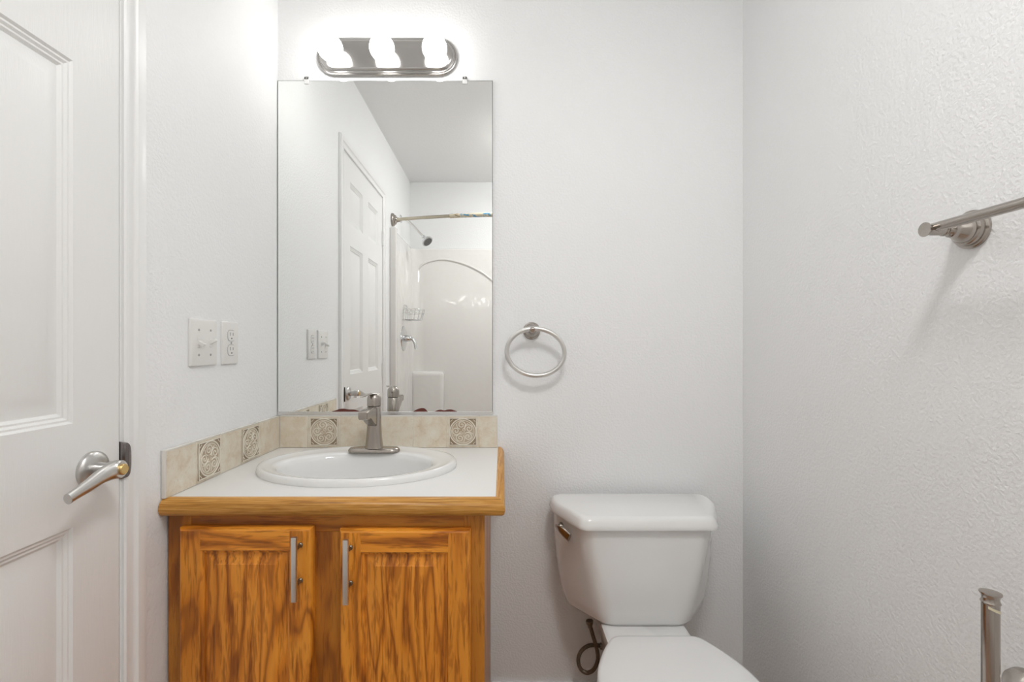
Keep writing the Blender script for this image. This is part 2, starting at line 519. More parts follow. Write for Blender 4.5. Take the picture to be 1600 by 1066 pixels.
# baseboards
def baseb(name, x0, x1, y0, y1, lab):
    bm = BM(); box(bm, x0, x1, y0, y1, ZF, 0.0225, 0.003); struct(obj(name, bm, 'trim'), lab, 'baseboard')
baseb('baseboard_back', -0.034, XR, -0.012, 0.0, 'white baseboard under the wall behind the toilet')
baseb('baseboard_right', XR - 0.012, XR, -1.55, -0.0125, 'white baseboard on the right wall')

# ================================================================== VANITY
CF = -0.520                                  # cabinet face
cab = thing('vanity_cabinet', 'orange-brown oak vanity cabinet with two raised-panel doors, under the white sink counter', 'cabinet', (-0.385, -0.26, ZF))
cx0, cx1 = -0.7315, -0.039
bm = BM()
for a in ((cx0, cx0 + 0.016, CF + 0.019, -0.003, ZF, 0.7515), (cx1 - 0.016, cx1, CF + 0.019, -0.003, ZF, 0.7515), (cx0 + 0.016, cx1 - 0.016, CF + 0.019, -0.003, 0.075, 0.09), (cx0 + 0.016, cx1 - 0.016, CF + 0.09, CF + 0.10, ZF, 0.075), (cx0 + 0.016, cx1 - 0.016, -0.009, -0.003, 0.09, 0.7515)):
    box(bm, *a)
obj('carcass', bm, 'oak_frame', cab, smooth=0)
bm = BM()
box(bm, cx0, -0.6815, CF, CF + 0.0188, 0.06, 0.7515, 0.0008, 1)
box(bm, -0.42, -0.345, CF, CF + 0.0188, 0.10, 0.712, 0.0008, 1)
box(bm, -0.0840, cx1, CF, CF + 0.0188, 0.06, 0.7515, 0.0008, 1)
box(bm, -0.6815, -0.0840, CF, CF + 0.0188, 0.712, 0.7515, 0.0008, 1, mi=1)
box(bm, -0.6815, -0.0840, CF, CF + 0.0188, 0.06, 0.10, 0.0008, 1, mi=1)
obj('face_frame', bm, ['oak_frame', 'oak_frame_x'], cab, smooth=0)

def cab_door(x0, x1, z1, z0, seed_side, hxp, hz0, hz1):
    yb = CF - 0.0005; yf = yb - 0.0195
    st = 0.0475; ch = 0.006
    bm = BM()
    # four frame members, each a chamfered bar
    def member(xa, xb, za, zb, mi, ca):
        box(bm, xa, xb, yf, yb, za, zb, 0, mi=mi)
    fn = lambda u, v, d: Vector((u, yf - d, v))
    us = [x0 + ch, x0 + st, x1 - st, x1 - ch]; vs = [z0 + ch, z0 + st, z1 - st, z1 - ch]
    prof = [(0, 0), (0.003, -0.004), (0.0065, -0.005), (0.0075, -0.0085), (0.010, -0.0085), (0.030, -0.0025), (0.031, -0.0015)]
    mif = lambda i, j: 2 if (i, j) == (1, 1) else (1 if i == 1 else 0)
    panel_face(bm, us, vs, [(1, 1)], prof, fn, mif)
    # routed outer edge + sides
    def rect(e, y): return [Vector((x0 + e, y, z0 + e)), Vector((x1 - e, y, z0 + e)), Vector((x1 - e, y, z1 - e)), Vector((x0 + e, y, z1 - e))]
    rr = [rect(ch, yf), rect(0.003, yf + 0.002), rect(0.0005, yf + 0.006), rect(0, yf + 0.008), rect(0, yb)]
    R = [[bm.verts.new(p) for p in q] for q in rr]
    for a, c in zip(R[:-1], R[1:]):
        for k in range(4):
            f = bm.faces.new((a[k], a[(k + 1) % 4], c[(k + 1) % 4], c[k])); f.material_index = 1 if k in (0, 2) else 0
    bm.faces.new(R[-1])
    # stop notches routed where stiles meet the rail
    bmesh.ops.remove_doubles(bm, verts=bm.verts, dist=1e-5)
    d = obj('door', bm, ['oak_stile', 'oak_rail', 'oak_panel'], cab, smooth=18)
    # bar pull
    bm = BM()
    yb2 = yf - 0.030
    box(bm, hxp - 0.0055, hxp + 0.0055, yb2 - 0.006, yb2 + 0.003, hz0, hz1, 0.0015, 2)
    h = obj('handle', bm, ['nickel_light', 'bronze'], d)
    zc = (hz0 + hz1) / 2
    bm = BM()
    for s in (-1, 1):
        lathe(bm, (hxp, yf, zc + s * 0.038), (0, -1, 0), [(0.0055, 0), (0.0055, 0.002), (0.0035, 0.004), (0.0035, 0.0275)], 14, mi=1)
    for v in bm.verts: pass
    me = h.data
    b2 = BM(); b2.from_mesh(me); tmp = bpy.data.meshes.new('tmp'); bm.to_mesh(tmp); bm.free(); b2.from_mesh(tmp); b2.to_mesh(me); b2.free()
    bpy.data.meshes.remove(tmp)
    return d
cab_door(-0.6965, -0.4094, 0.7265, 0.085, 0, -0.4335, 0.5855, 0.720)
cab_door(-0.3517, -0.0687, 0.7225, 0.081, 1, -0.3260, 0.5800, 0.715)

# countertop with an oval cut-out
CT = 0.788
SKX, SKY, SKA, SKB = -0.392, 0.2525, 0.267, 0.2035
def ell(cx, cy, a, b_, z, n=72): return [Vector((cx + a * math.cos(2 * PI * k / n), -(cy) + b_ * math.sin(2 * PI * k / n), z)) for k in range(n)]
x0, x1, ya, yb = -0.7345, -0.0145, -0.520, -0.001
n = 72
hole = ell(SKX, SKY, SKA - 0.03, SKB - 0.03, 0, n)
outer = []
ctr = Vector((SKX, -SKY, 0))
for p in hole:
    d = p - ctr; ts = []
    if d.x > 1e-9: ts.append((x1 - ctr.x) / d.x)
    if d.x < -1e-9: ts.append((x0 - ctr.x) / d.x)
    if d.y > 1e-9: ts.append((yb - ctr.y) / d.y)
    if d.y < -1e-9: ts.append((ya - ctr.y) / d.y)
    outer.append(ctr + d * min(ts))
for cxx, cyy in ((x0, ya), (x1, ya), (x1, yb), (x0, yb)):   # snap nearest to the corners
    k = min(range(n), key=lambda i: (outer[i] - Vector((cxx, cyy, 0))).length)
    outer[k] = Vector((cxx, cyy, 0))
bm = BM()
zt, zb = CT, 0.752
def ringz(r, z): return [Vector((p.x, p.y, z)) for p in r]
rs = [ringz(hole, zt), ringz(outer, zt), ringz(outer, zb), ringz(hole, zb), ringz(hole, zt)]
loft(bm, rs, False, False); bmesh.ops.remove_doubles(bm, verts=bm.verts, dist=1e-5)
counter = tag(obj('countertop', bm, 'laminate', smooth=0), 'white laminate countertop with worn golden oak edging, on the oak vanity', 'countertop')
# oak edging: half-round profile swept front then side, mitred
bm = BM()
ep = [(0.0, 0.0005), (0.006, 0.0016), (0.014, -0.0005), (0.021, -0.006), (0.0255, -0.014), (0.0265, -0.022), (0.0245, -0.030), (0.019, -0.035), (0.012, -0.037), (0.0, -0.037)]
rows = []
for e, dz in ep:
    es = e * 0.76
    rows.append([Vector((-0.7345, ya - e, CT + dz)), Vector((x1 + es, ya - e, CT + dz)), Vector((x1 + es, yb, CT + dz))])
R = [[bm.verts.new(p) for p in r] for r in rows]
for a, c in zip(R, R[1:] + R[:1]):
    for k in range(2):
        f = bm.faces.new((a[k], a[k + 1], c[k + 1], c[k])); f.material_index = k
bm.faces.new([r[0] for r in R]); bm.faces.new([r[-1] for r in R])
# round the outer corner
ce = [e for e in bm.edges if (e.verts[0].co - e.verts[1].co).length < 0.02 and all(abs(v.co.y - ya) < 0.03 and v.co.x > x1 + 0.002 for v in e.verts)]
obj('edge_trim', bm, ['edge_x', 'edge_y'], counter, smooth=60)['label'] = 'golden oak edge trim'

# sink
bm = BM()
ICX, ICY, IA, IB = -0.395, 0.2800, 0.205, 0.139
def mixell(t, z, s=1.0):
    return ell(SKX + (ICX - SKX) * t, SKY + (ICY - SKY) * t, (SKA + (IA - SKA) * t) * s, (SKB + (IB - SKB) * t) * s, z)
rg = [mixell(0.02, CT + 0.0003), mixell(0, CT + 0.004), mixell(0.02, CT + 0.011), mixell(0.08, CT + 0.0165), mixell(0.18, CT + 0.0185), mixell(0.30, CT + 0.0175), mixell(0.45, CT + 0.015), mixell(0.7, CT + 0.0145), mixell(0.9, CT + 0.0135), mixell(1.0, CT + 0.009)]
for s, z in ((0.975, -0.002), (0.95, -0.02), (0.92, -0.05), (0.86, -0.085), (0.74, -0.115), (0.5, -0.135), (0.25, -0.142), (0.09, -0.145)):
    rg.append(ell(ICX, ICY, IA * s, IB * s + 0.0, CT + z))
loft(bm, rg, False, True)
# underside of the bowl
ru = []
for s, z in ((1.04, -0.001), (1.02, -0.02), (0.99, -0.055), (0.92, -0.095), (0.80, -0.125), (0.5, -0.148), (0.1, -0.155)):
    ru.append(ell(ICX, ICY, IA * s, IB * s, CT + z))
R1 = loft(bm, [mixell(0.02, CT + 0.0003)] + ru, False, True)
bmesh.ops.remove_doubles(bm, verts=bm.verts, dist=1e-5)
sink = tag(obj('sink', bm, 'porcelain', smooth=60), 'oval white porcelain drop-in sink set in the vanity countertop', 'sink')
bm = BM(); lathe(bm, (ICX, -ICY, CT - 0.1449), (0, 0, 1), [(0.022, 0), (0.022, 0.002), (0.016, 0.0035), (0.014, 0.001)], 28); obj('drain', bm, 'chrome', sink)

# faucet
FX, FY, FZ = -0.385, 0.131, CT + 0.0165
fau = thing('faucet', 'brushed nickel single-handle bathroom faucet on the back rim of the oval sink', 'faucet', (FX, -FY, FZ))
bm = BM()
def stad_xy(hx_, hy_, z): return [Vector((p[0], p[1], z)) for p in stadium(FX, -FY, hx_, hy_)]
loft(bm, [stad_xy(0.077, 0.026, FZ - 0.001), stad_xy(0.077, 0.026, FZ + 0.004), stad_xy(0.073, 0.0225, FZ + 0.009), stad_xy(0.060, 0.018, FZ + 0.0105)])
obj('base_plate', bm, 'nickel', fau, smooth=50)
bm = BM()
def sq_ring(cx, cy, hx_, hy_, z, e=4.0, n=40, zt=0):
    o = []
    for k in range(n):
        a = 2 * PI * k / n; c, s = math.cos(a), math.sin(a)
        o.append(Vector((cx + hx_ * math.copysign(abs(c) ** (2 / e), c), cy + hy_ * math.copysign(abs(s) ** (2 / e), s), z)))
    return o
rings = [sq_ring(FX, -FY, 0.0265, 0.024, FZ + 0.010, 3), sq_ring(FX, -FY, 0.0245, 0.0225, FZ + 0.018, 3), sq_ring(FX, -FY, 0.0220, 0.0210, FZ + 0.040, 3), sq_ring(FX, -FY, 0.0208, 0.0205, FZ + 0.065, 2.6), sq_ring(FX, -FY, 0.0205, 0.0205, FZ + 0.085, 2), sq_ring(FX, -FY, 0.0205, 0.0205, FZ + 0.1335, 2), sq_ring(FX, -FY, 0.0195, 0.0195, FZ + 0.1345, 2)]
loft(bm, rings); obj('body', bm, 'nickel', fau, smooth=50)
bm = BM()   # spout: wedge beam reaching towards the basin
hw = 0.0135
prof = [(FY + 0.010, 0.938), (FY + 0.05, 0.940), (0.246, 0.9375), (0.249, 0.935), (0.249, 0.9165), (0.246, 0.915), (0.215, 0.912), (0.180, 0.893), (FY + 0.016, 0.880)]
sA = [Vector((FX - hw, -p[0], p[1])) for p in prof]; sB = [Vector((FX + hw, -p[0], p[1])) for p in prof]
va = [bm.verts.new(p) for p in sA]; vb = [bm.verts.new(p) for p in sB]
L = len(prof)
for i in range(L): bm.faces.new((va[i], va[(i + 1) % L], vb[(i + 1) % L], vb[i]))
bm.faces.new(va); bm.faces.new(list(reversed(vb)))
bmesh.ops.recalc_face_normals(bm, faces=bm.faces)
bmesh.ops.bevel(bm, geom=[e for e in bm.edges if abs(e.verts[0].co.x - e.verts[1].co.x) < 1e-6], offset=0.0025, segments=2, affect='EDGES')
obj('spout', bm, 'nickel', fau, smooth=40)
bm = BM(); lathe(bm, (FX, -0.232, 0.9165), (0, 0, -1), [(0.009, 0), (0.009, 0.004), (0.007, 0.004)], 20); obj('aerator', bm, 'chrome', fau)
bm = BM()   # handle cap with domed top, tilted lever
lathe(bm, (FX, -FY, FZ + 0.1355), (0, 0, 1), [(0.0195, 0), (0.0207, 0.001), (0.0207, 0.020), (0.0195, 0.027), (0.016, 0.0325), (0.010, 0.0360), (0.004, 0.0372)], 36)
lathe(bm, (FX, -FY, FZ + 0.1335), (0, 0, 1), [(0.0188, 0), (0.0188, 0.0025)], 30, mi=1)
cap = obj('handle_cap', bm, ['nickel', 'slot'], fau, smooth=50)
bm = BM(); lathe(bm, (FX, -FY + 0.0192, FZ + 0.153), (0, 1, 0.15), [(0.0022, 0), (0.0022, 0.0022)], 10); obj('set_screw', bm, 'slot', cap)
bm = BM()
P = catmull([(FX + 0.006, -FY + 0.008, 0.9745), (FX - 0.006, -FY - 0.014, 0.9770), (FX - 0.016, -FY - 0.034, 0.9745), (FX - 0.026, -FY - 0.052, 0.9715), (FX - 0.036, -FY - 0.070, 0.9730)], 6)
tube(bm, P, lambda t: 0.0105 - 0.0035 * t, 16, flat=0.24, upv=(1, -0.5, 0))
obj('lever', bm, 'nickel', cap, smooth=50)['label'] = 'thin satin lever'

# backsplash
TT = 0.010; TZ0, TZ1 = CT + 0.0006, 0.8935
def deco(parent, centre, ux, out):
    """carved square tile; ux: horizontal direction, out: normal towards the room"""
    c = Vector(centre); ux = Vector(ux); out = Vector(out); uz = Vector((0, 0, 1))
    P = lambda a, b_, h: c + ux * a + uz * b_ + out * h
    S = 0.0445
    bm = BM()
    # recessed ground
    r0 = [P(-S, -S, 0.0), P(S, -S, 0.0), P(S, S, 0.0), P(-S, S, 0.0)]
    r1 = [P(-S, -S, 0.0016), P(S, -S, 0.0016), P(S, S, 0.0016), P(-S, S, 0.0016)]
    loft(bm, [r0, r1], True, True, mi=0)
    # disc
    n = 48; Rr = 0.0415
    loft(bm, [[P(Rr * math.cos(2 * PI * k / n), Rr * math.sin(2 * PI * k / n), h) for k in range(n)] for h in (0.0012, 0.0021)], False, True, mi=1)
    def line(pts, r=0.0010, closed=False): tube(bm, [P(a, b_, 0.0022) for a, b_ in pts], r, 6, closed, mi=2)
    sq = lambda s: [(-s, -s), (0, -s), (s, -s), (s, 0), (s, s), (0, s), (-s, s), (-s, 0)]
    line(sq(0.0435), 0.0015, True)
    line([(0.0425 * math.cos(2 * PI * k / 40), 0.0425 * math.sin(2 * PI * k / 40)) for k in range(40)], 0.0017, True)
    line([(0.0365 * math.cos(2 * PI * k / 40), 0.0365 * math.sin(2 * PI * k / 40)) for k in range(40)], 0.0009, True)
    line([(0.0055 * math.cos(PI / 2 * k), 0.0055 * math.sin(PI / 2 * k)) for k in range(4)], 0.0009, True)
    for q in range(5):                       # scrolls
        a0 = 2 * PI * q / 5 + 0.5
        cx_, cy_ = 0.0225 * math.cos(a0), 0.0225 * math.sin(a0)
        pts = []
        for k in range(26):
            t = k / 25; ang = a0 + PI + t * 3.3 * PI * (1 if q % 2 else -1); rr = 0.0125 * (1 - t) + 0.0018
            pts.append((cx_ + rr * math.cos(ang), cy_ + rr * math.sin(ang)))
        line(pts, 0.0014)
        a1 = a0 + PI / 5
        line([(0.012 * math.cos(a1), 0.012 * math.sin(a1)), (0.022 * math.cos(a1 + 0.12), 0.022 * math.sin(a1 + 0.12)), (0.033 * math.cos(a1 - 0.1), 0.033 * math.sin(a1 - 0.1))], 0.0012)
    for sx in (-1, 1):                       # corner leaves
        for sz in (-1, 1):
            line([(sx * 0.033, sz * 0.040), (sx * 0.037, sz * 0.036), (sx * 0.040, sz * 0.033)], 0.0009)
    return obj('decorative_tile', bm, ['tile_recess', 'tile_disc', 'tile_line'], parent, smooth=50)

# back run
bm = BM()
bx0, bx1 = XL + 0.0005, -0.0165
cuts = [bx0 + TT, -0.634, -0.5285, -0.292, -0.182, -0.0765, bx1]
box(bm, bx0, bx1, -TT + 0.0012, -0.0005, TZ0, TZ1 - 0.002, mi=1)
for a, c in zip(cuts[:-1], cuts[1:]):
    box(bm, a + 0.0006, c - 0.0006, -TT, -0.001, TZ0, TZ1 - 0.004, 0.0008, 1)
    box(bm, a + 0.0006, c - 0.0006, -TT - 0.0004, -0.001, TZ1 - 0.0045, TZ1, 0.0022, 2, mi=2)
bs = tag(obj('tile_backsplash', bm, ['tile', 'grout', 'bullnose'], smooth=40), 'beige tile backsplash with two carved medallion tiles, behind the faucet under the mirror', 'backsplash')
for cx_ in (-0.5805, -0.1285):
    deco(bs, (cx_, -TT - 0.0002, TZ0 + 0.052), (1, 0, 0), (0, -1, 0))
# left run
bm = BM()
cy = [TT + 0.0009, 0.142, 0.2385, 0.335, 0.431, 0.535]
box(bm, XL + 0.0005, XL + TT - 0.0012, -0.533, -TT - 0.0009, TZ0, TZ1 - 0.002, mi=1)
for a, c in zip(cy[:-1], cy[1:]):
    box(bm, XL + 0.001, XL + TT, -c + 0.0006, -a - 0.0006, TZ0, TZ1 - 0.004, 0.0008, 1)
    box(bm, XL + 0.001, XL + TT + 0.0004, -c + 0.0006, -a - 0.0006, TZ1 - 0.0045, TZ1, 0.0022, 2, mi=2)
box(bm, XL + 0.001, XL + TT + 0.0004, -0.5375, -0.5335, TZ0, TZ1, 0.0018, 2, mi=2)
bs2 = tag(obj('tile_backsplash', bm, ['tile', 'grout', 'bullnose'], smooth=40), 'beige tile side splash with two carved medallion tiles, along the left wall below the switches', 'backsplash')
for cy_ in (0.383, 0.190):
    deco(bs2, (XL + TT + 0.0002, -cy_, TZ0 + 0.052), (0, 1, 0), (1, 0, 0))

# ================================================================== MIRROR
mx0, mx1, mz0, mz1 = XL + 0.002, -0.0315, 0.8955, 1.987
mir = thing('wall_mirror', 'large frameless rectangular mirror on the wall above the sink', 'mirror', ((mx0 + mx1) / 2, -0.003, mz0))
bm = BM()
my = -0.0055
v = [bm.verts.new(p) for p in ((mx0, my, mz0), (mx1, my, mz0), (mx1, my, mz1), (mx0, my, mz1))]
e_ = 0.0016
v2 = [bm.verts.new(p) for p in ((mx0 + e_, my - 0.0005, mz0 + e_), (mx1 - e_, my - 0.0005, mz0 + e_), (mx1 - e_, my - 0.0005, mz1 - e_), (mx0 + e_, my - 0.0005, mz1 - e_))]
v3 = [bm.verts.new(p) for p in ((mx0, -0.0005, mz0), (mx1, -0.0005, mz0), (mx1, -0.0005, mz1), (mx0, -0.0005, mz1))]
for k in range(4):
    j = (k + 1) % 4
    bm.faces.new((v[k], v[j], v2[j], v2[k])).material_index = 1
    bm.faces.new((v[k], v[j], v3[j], v3[k])).material_index = 1
bm.faces.new(v2); bm.faces.new(v3).material_index = 1
obj('mirror_glass', bm, ['mirror', 'glassedge'], mir, smooth=0)
bm = BM()
box(bm, mx0, mx1, -0.0085, -0.0064, mz0 - 0.0015, mz0 + 0.0095, 0.0005, 1)
box(bm, mx0, mx1, -0.0085, -0.0006, mz0 - 0.0018, mz0 - 0.0006, 0.0003, 1)
obj('bottom_channel', bm, 'channel', mir, smooth=0)
for cxx in (-0.639, -0.1225):
    bm = BM()
    box(bm, cxx - 0.008, cxx + 0.008, -0.0085, -0.0062, mz1 - 0.012, mz1 + 0.012, 0.002, 2)
    box(bm, cxx - 0.008, cxx + 0.008, -0.0085, -0.0005, mz1 + 0.001, mz1 + 0.012, 0.002, 2)
    lathe(bm, (cxx, -0.0085, mz1 + 0.007), (0, -1, 0), [(0.0035, 0), (0.003, 0.0018), (0.001, 0.002)], 14, mi=1)
    obj('mirror_clip', bm, ['clear', 'screw'], mir)
# corroded silvering creeping up from the bottom edge
zc = mz0 + 0.0095
def spot(px_list):
    bm = BM()
    pts = [Vector(((px - 785) / 746 * (D - 0.006), 0, CZ - (py - 543) / 746 * (D - 0.006))) for px, py in px_list]
    pts = catmull(pts, 5)
    lo = [Vector((p.x, 0, zc - 0.002)) for p in pts]
    for p0, p1, q0, q1 in zip(pts[:-1], pts[1:], lo[:-1], lo[1:]):
        bm.faces.new([bm.verts.new((a.x, -0.00612, a.z)) for a in (q0, q1, p1, p0)])
    bmesh.ops.remove_doubles(bm, verts=bm.verts, dist=1e-6)
    bmesh.ops.solidify(bm, geom=bm.faces[:], thickness=0.00015)
    obj('corrosion_spot', bm, 'rust', mir, smooth=0)['label'] = 'dark red-brown corroded silvering at the bottom edge'
spot([(519, 643), (525, 641.2), (531, 639.2), (538, 638.8), (545, 640), (553, 640.2), (558, 641.5), (563, 643)])
spot([(646, 643), (650, 640.5), (655, 638.6), (660, 637.8), (664, 638.8), (668, 643)])
spot([(679.5, 643), (684, 641), (689, 640.3), (694, 641.3), (699, 640.2), (705, 640.0), (710, 641.5), (714, 643)])

# ================================================================== VANITY LIGHT
LX, LZ = -0.376, 2.064
vl = thing('vanity_light', 'three-bulb satin nickel vanity light bar on the wall above the mirror', 'light fixture', (LX, -0.002, LZ))
bm = BM()
def st(ins, y): return [Vector((p[0], -y, p[1])) for p in stadium(LX, LZ, 0.231 - ins, 0.0625 - ins, 18)]
loft(bm, [st(0, 0.0005), st(0, 0.006), st(0.003, 0.0095), st(0.007, 0.0085), st(0.009, 0.011), st(0.012, 0.0115), st(0.014, 0.0165), st(0.017, 0.0195), st(0.021, 0.0200)])
obj('back_plate', bm, 'nickel_plate', vl, smooth=40)
bulbs = []
for bx_ in (-0.5427, -0.3793, -0.2138):
    bm = BM(); lathe(bm, (bx_, -0.0195, 2.0585), (0, -1, 0), [(0.026, 0), (0.0255, 0.002), (0.021, 0.003), (0.0195, 0.006), (0.016, 0.006)], 28)
    s = obj('socket', bm, 'nickel_light', vl)
    bm = BM()
    pr = [(0.013, 0.0)]
    R_ = 0.0390; cy0 = 0.0400
    pr = [(0.0135, 0.0), (0.0140, 0.003)]
    for k in range(4, 25):
        a = PI - PI * k / 24.0 * 1.0
        pr.append((R_ * math.sin(a), cy0 - R_ * math.cos(PI - a) * 1.0 if False else cy0 + R_ * math.cos(a)))
    pr = [p for p in pr]
    lathe(bm, (bx_, -0.0210, 2.0585), (0, -1, 0), pr, 36, cap1=False)
    bmesh.ops.remove_doubles(bm, verts=bm.verts, dist=1e-4)
    obj('bulb', bm, 'bulb', vl, smooth=180)['label'] = 'lit round white globe bulb'

# added fill light on the ceiling, out of view, evens out the room
cl = thing('added_fill_light', 'added round fill light with a glowing white dome, unseen above the viewpoint', 'added light', (0.27, -1.42, ZC))
bm = BM(); lathe(bm, (0.27, -1.42, ZC - 0.0005), (0, 0, -1), [(0.175, 0), (0.175, 0.012), (0.165, 0.018), (0.155, 0.018)], 48); obj('base', bm, 'nickel_plate', cl, smooth=40)
bm = BM(); lathe(bm, (0.27, -1.42, ZC - 0.017), (0, 0, -1), [(0.158, 0)] + [(0.158 * math.cos(PI / 2 * k / 10), 0.06 * math.sin(PI / 2 * k / 10)) for k in range(1, 11)], 48, cap1=False)
bmesh.ops.remove_doubles(bm, verts=bm.verts, dist=1e-4)
obj('fill_dome', bm, 'dome', cl, smooth=180)

# ================================================================== SWITCH AND OUTLET (left wall)
def wall_plate(bm, y0, y1, z0, z1):
    rr = []
    for ins, h in ((0, 0), (0, 0.003), (0.0015, 0.0055), (0.004, 0.0065)):
        q = round_poly([(y0 + ins, z0 + ins), (y1 - ins, z0 + ins), (y1 - ins, z1 - ins), (y0 + ins, z1 - ins)], 0.004, 3)
        rr.append([Vector((XL + 0.0005 + h, -p[0], p[1])) for p in q])
    loft(bm, rr)
sy0, sy1 = 0.4470 - 0.1145, 0.4470
sy0 = 0.343  # plate spans 0.343-0.447 from the mirror wall
zc_ = 1.127
sw = thing('light_switch', 'white double toggle light switch on the left wall, nearer the door', 'switch', (XL, -0.395, zc_))
bm = BM(); wall_plate(bm, sy0, 0.4470, zc_ - 0.0572, zc_ + 0.0572); obj('plate', bm, 'plastic', sw)
for i, yy in enumerate((0.418, 0.372)):
    up = -1 if i == 0 else 1
    bm = BM(); box(bm, XL + 0.0066, XL + 0.0080, -yy - 0.0055, -yy + 0.0055, zc_ - 0.0125, zc_ + 0.0125, 0.0008, 1)
    c0 = Vector((XL + 0.006, -yy, zc_)); d = Vector((0.95, 0, 0.42 * up)).normalized(); zz = Vector((-d.z, 0, d.x))
    rr = []
    for t, hh, ww in ((0, 0.0052, 0.0045), (0.012, 0.0040, 0.0040), (0.0165, 0.0030, 0.0036)):
        c = c0 + d * t
        rr.append([c + zz * a * hh + Vector((0, 1, 0)) * b_ * ww for a, b_ in ((-1, -1), (1, -1), (1, 1), (-1, 1))])
    loft(bm, rr)
    bmesh.ops.bevel(bm, geom=[e for e in bm.edges if e.calc_length() > 0.006], offset=0.0006, segments=1, affect='EDGES')
    obj('toggle', bm, 'plastic', sw, smooth=30)
    for s in (-1, 1):
        bm = BM(); lathe(bm, (XL + 0.0068, -yy, zc_ + s * 0.0302), (1, 0, 0), [(0.0031, 0), (0.0028, 0.0010), (0.001, 0.0013)], 12); obj('screw', bm, 'screw', sw)
ol = thing('wall_outlet', 'white duplex power outlet on the left wall, between switch and mirror', 'outlet', (XL, -0.30, zc_))
oy0, oy1 = 0.2450, 0.3180
oyc = (oy0 + oy1) / 2
bm = BM(); wall_plate(bm, oy0, oy1, zc_ - 0.0572, zc_ + 0.0572); obj('plate', bm, 'plastic', ol)
for s in (-1, 1):
    bm = BM(); c = zc_ + s * 0.0195
    q = round_poly([(oyc - 0.0165, c - 0.014), (oyc + 0.0165, c - 0.014), (oyc + 0.0165, c + 0.014), (oyc - 0.0165, c + 0.014)], 0.012, 5)
    loft(bm, [[Vector((XL + h, -p[0], p[1])) for p in q] for h in (0.0065, 0.0084)])
    q2 = round_poly([(oyc - 0.0178, c - 0.0153), (oyc + 0.0178, c - 0.0153), (oyc + 0.0178, c + 0.0153), (oyc - 0.0178, c + 0.0153)], 0.0125, 5)
    loft(bm, [[Vector((XL + h, -p[0], p[1])) for p in q2] for h in (0.0060, 0.00715)], mi=1)
    rc = obj('receptacle', bm, ['plastic', 'screw'], ol)
    bm = BM()
    for dy, hh in ((-0.0062, 0.0045), (0.0062, 0.0037)): box(bm, XL + 0.0080, XL + 0.00855, -oyc + dy - 0.0009, -oyc + dy + 0.0009, c + 0.004 - hh, c + 0.004 + hh)
    lathe(bm, (XL + 0.0080, -oyc, c - 0.0075), (1, 0, 0), [(0.0023, 0), (0.0023, 0.0006)], 10)
    obj('slots', bm, 'slot', rc, smooth=0)
bm = BM(); lathe(bm, (XL + 0.0068, -oyc, zc_), (1, 0, 0), [(0.0031, 0), (0.0028, 0.0010), (0.001, 0.0013)], 12); obj('screw', bm, 'screw', ol)

# ================================================================== TOWEL RING
tr = thing('towel_ring', 'oval satin nickel towel ring on the wall between mirror and toilet', 'towel ring', (0.096, 0, 1.169))
RX, RZ = 0.0955, 1.169
bm = BM()
lathe(bm, (RX, -0.0004, RZ), (0, -1, 0), [(0.0285, 0), (0.0285, 0.005), (0.027, 0.008), (0.0225, 0.010), (0.0215, 0.014), (0.017, 0.020), (0.0125, 0.030), (0.0115, 0.042)], 40)
obj('rosette', bm, 'nickel', tr, smooth=40)
bm = BM()
tube(bm, catmull([(RX, -0.040, RZ), (RX - 0.001, -0.054, RZ + 0.002), (RX - 0.001, -0.066, RZ + 0.001), (RX - 0.001, -0.0705, RZ - 0.001)], 5), lambda t: 0.0105 - 0.004 * t * t, 18, upv=(1, 0, 0))
obj('post', bm, 'nickel', tr, smooth=40)
bm = BM()
dep = 1.513; rcx, rcz = (837.0 - 785) / 746 * dep, CZ - (550.5 - 543) / 746 * dep
ang = math.radians(-5.5); A_, B_ = 0.0915, 0.0745
pts = []
for k in range(64):
    a = 2 * PI * k / 64; u, vv = A_ * math.cos(a), B_ * math.sin(a)
    x_, z_ = u * math.cos(ang) - vv * math.sin(ang), u * math.sin(ang) + vv * math.cos(ang)
    pts.append((rcx + x_, -0.052 - 0.004 * (z_ / B_), rcz + z_))
tube(bm, pts, 0.0074, 16, True)
obj('ring', bm, 'nickel_light', tr, smooth=60)

# ================================================================== TOWEL BAR (right wall)
TBY, TBZ = 0.765, 1.3125
tb = thing('towel_bar', 'brushed nickel towel bar on the right wall, running towards the viewer', 'towel bar', (XR, -TBY, TBZ))
bm = BM(); tube(bm, [(0.7225, -TBY + 0.004, TBZ + 0.003), (0.7225, -TBY - 0.61, TBZ + 0.003)], 0.0079, 24); obj('bar', bm, 'nickel', tb, smooth=60)
for yy in (TBY, TBY + 0.606):
    bm = BM()
    lathe(bm, (XR - 0.0004, -yy, TBZ), (-1, 0, 0), [(0.0320, 0), (0.0320, 0.004), (0.0300, 0.0055), (0.0275, 0.006), (0.0270, 0.0125), (0.0255, 0.0140), (0.0225, 0.0145), (0.0225, 0.0160), (0.0190, 0.023), (0.0150, 0.030), (0.0125, 0.035), (0.0130, 0.0375), (0.0105, 0.039), (0.0088, 0.0435), (0.0112, 0.047), (0.0112, 0.049), (0.0098, 0.0505), (0.0098, 0.068), (0.0088, 0.071), (0.0090, 0.074), (0.0118, 0.0790), (0.0120, 0.0808), (0.0100, 0.0806), (0.003, 0.0800)], 40)
    obj('bracket', bm, 'nickel', tb, smooth=40)

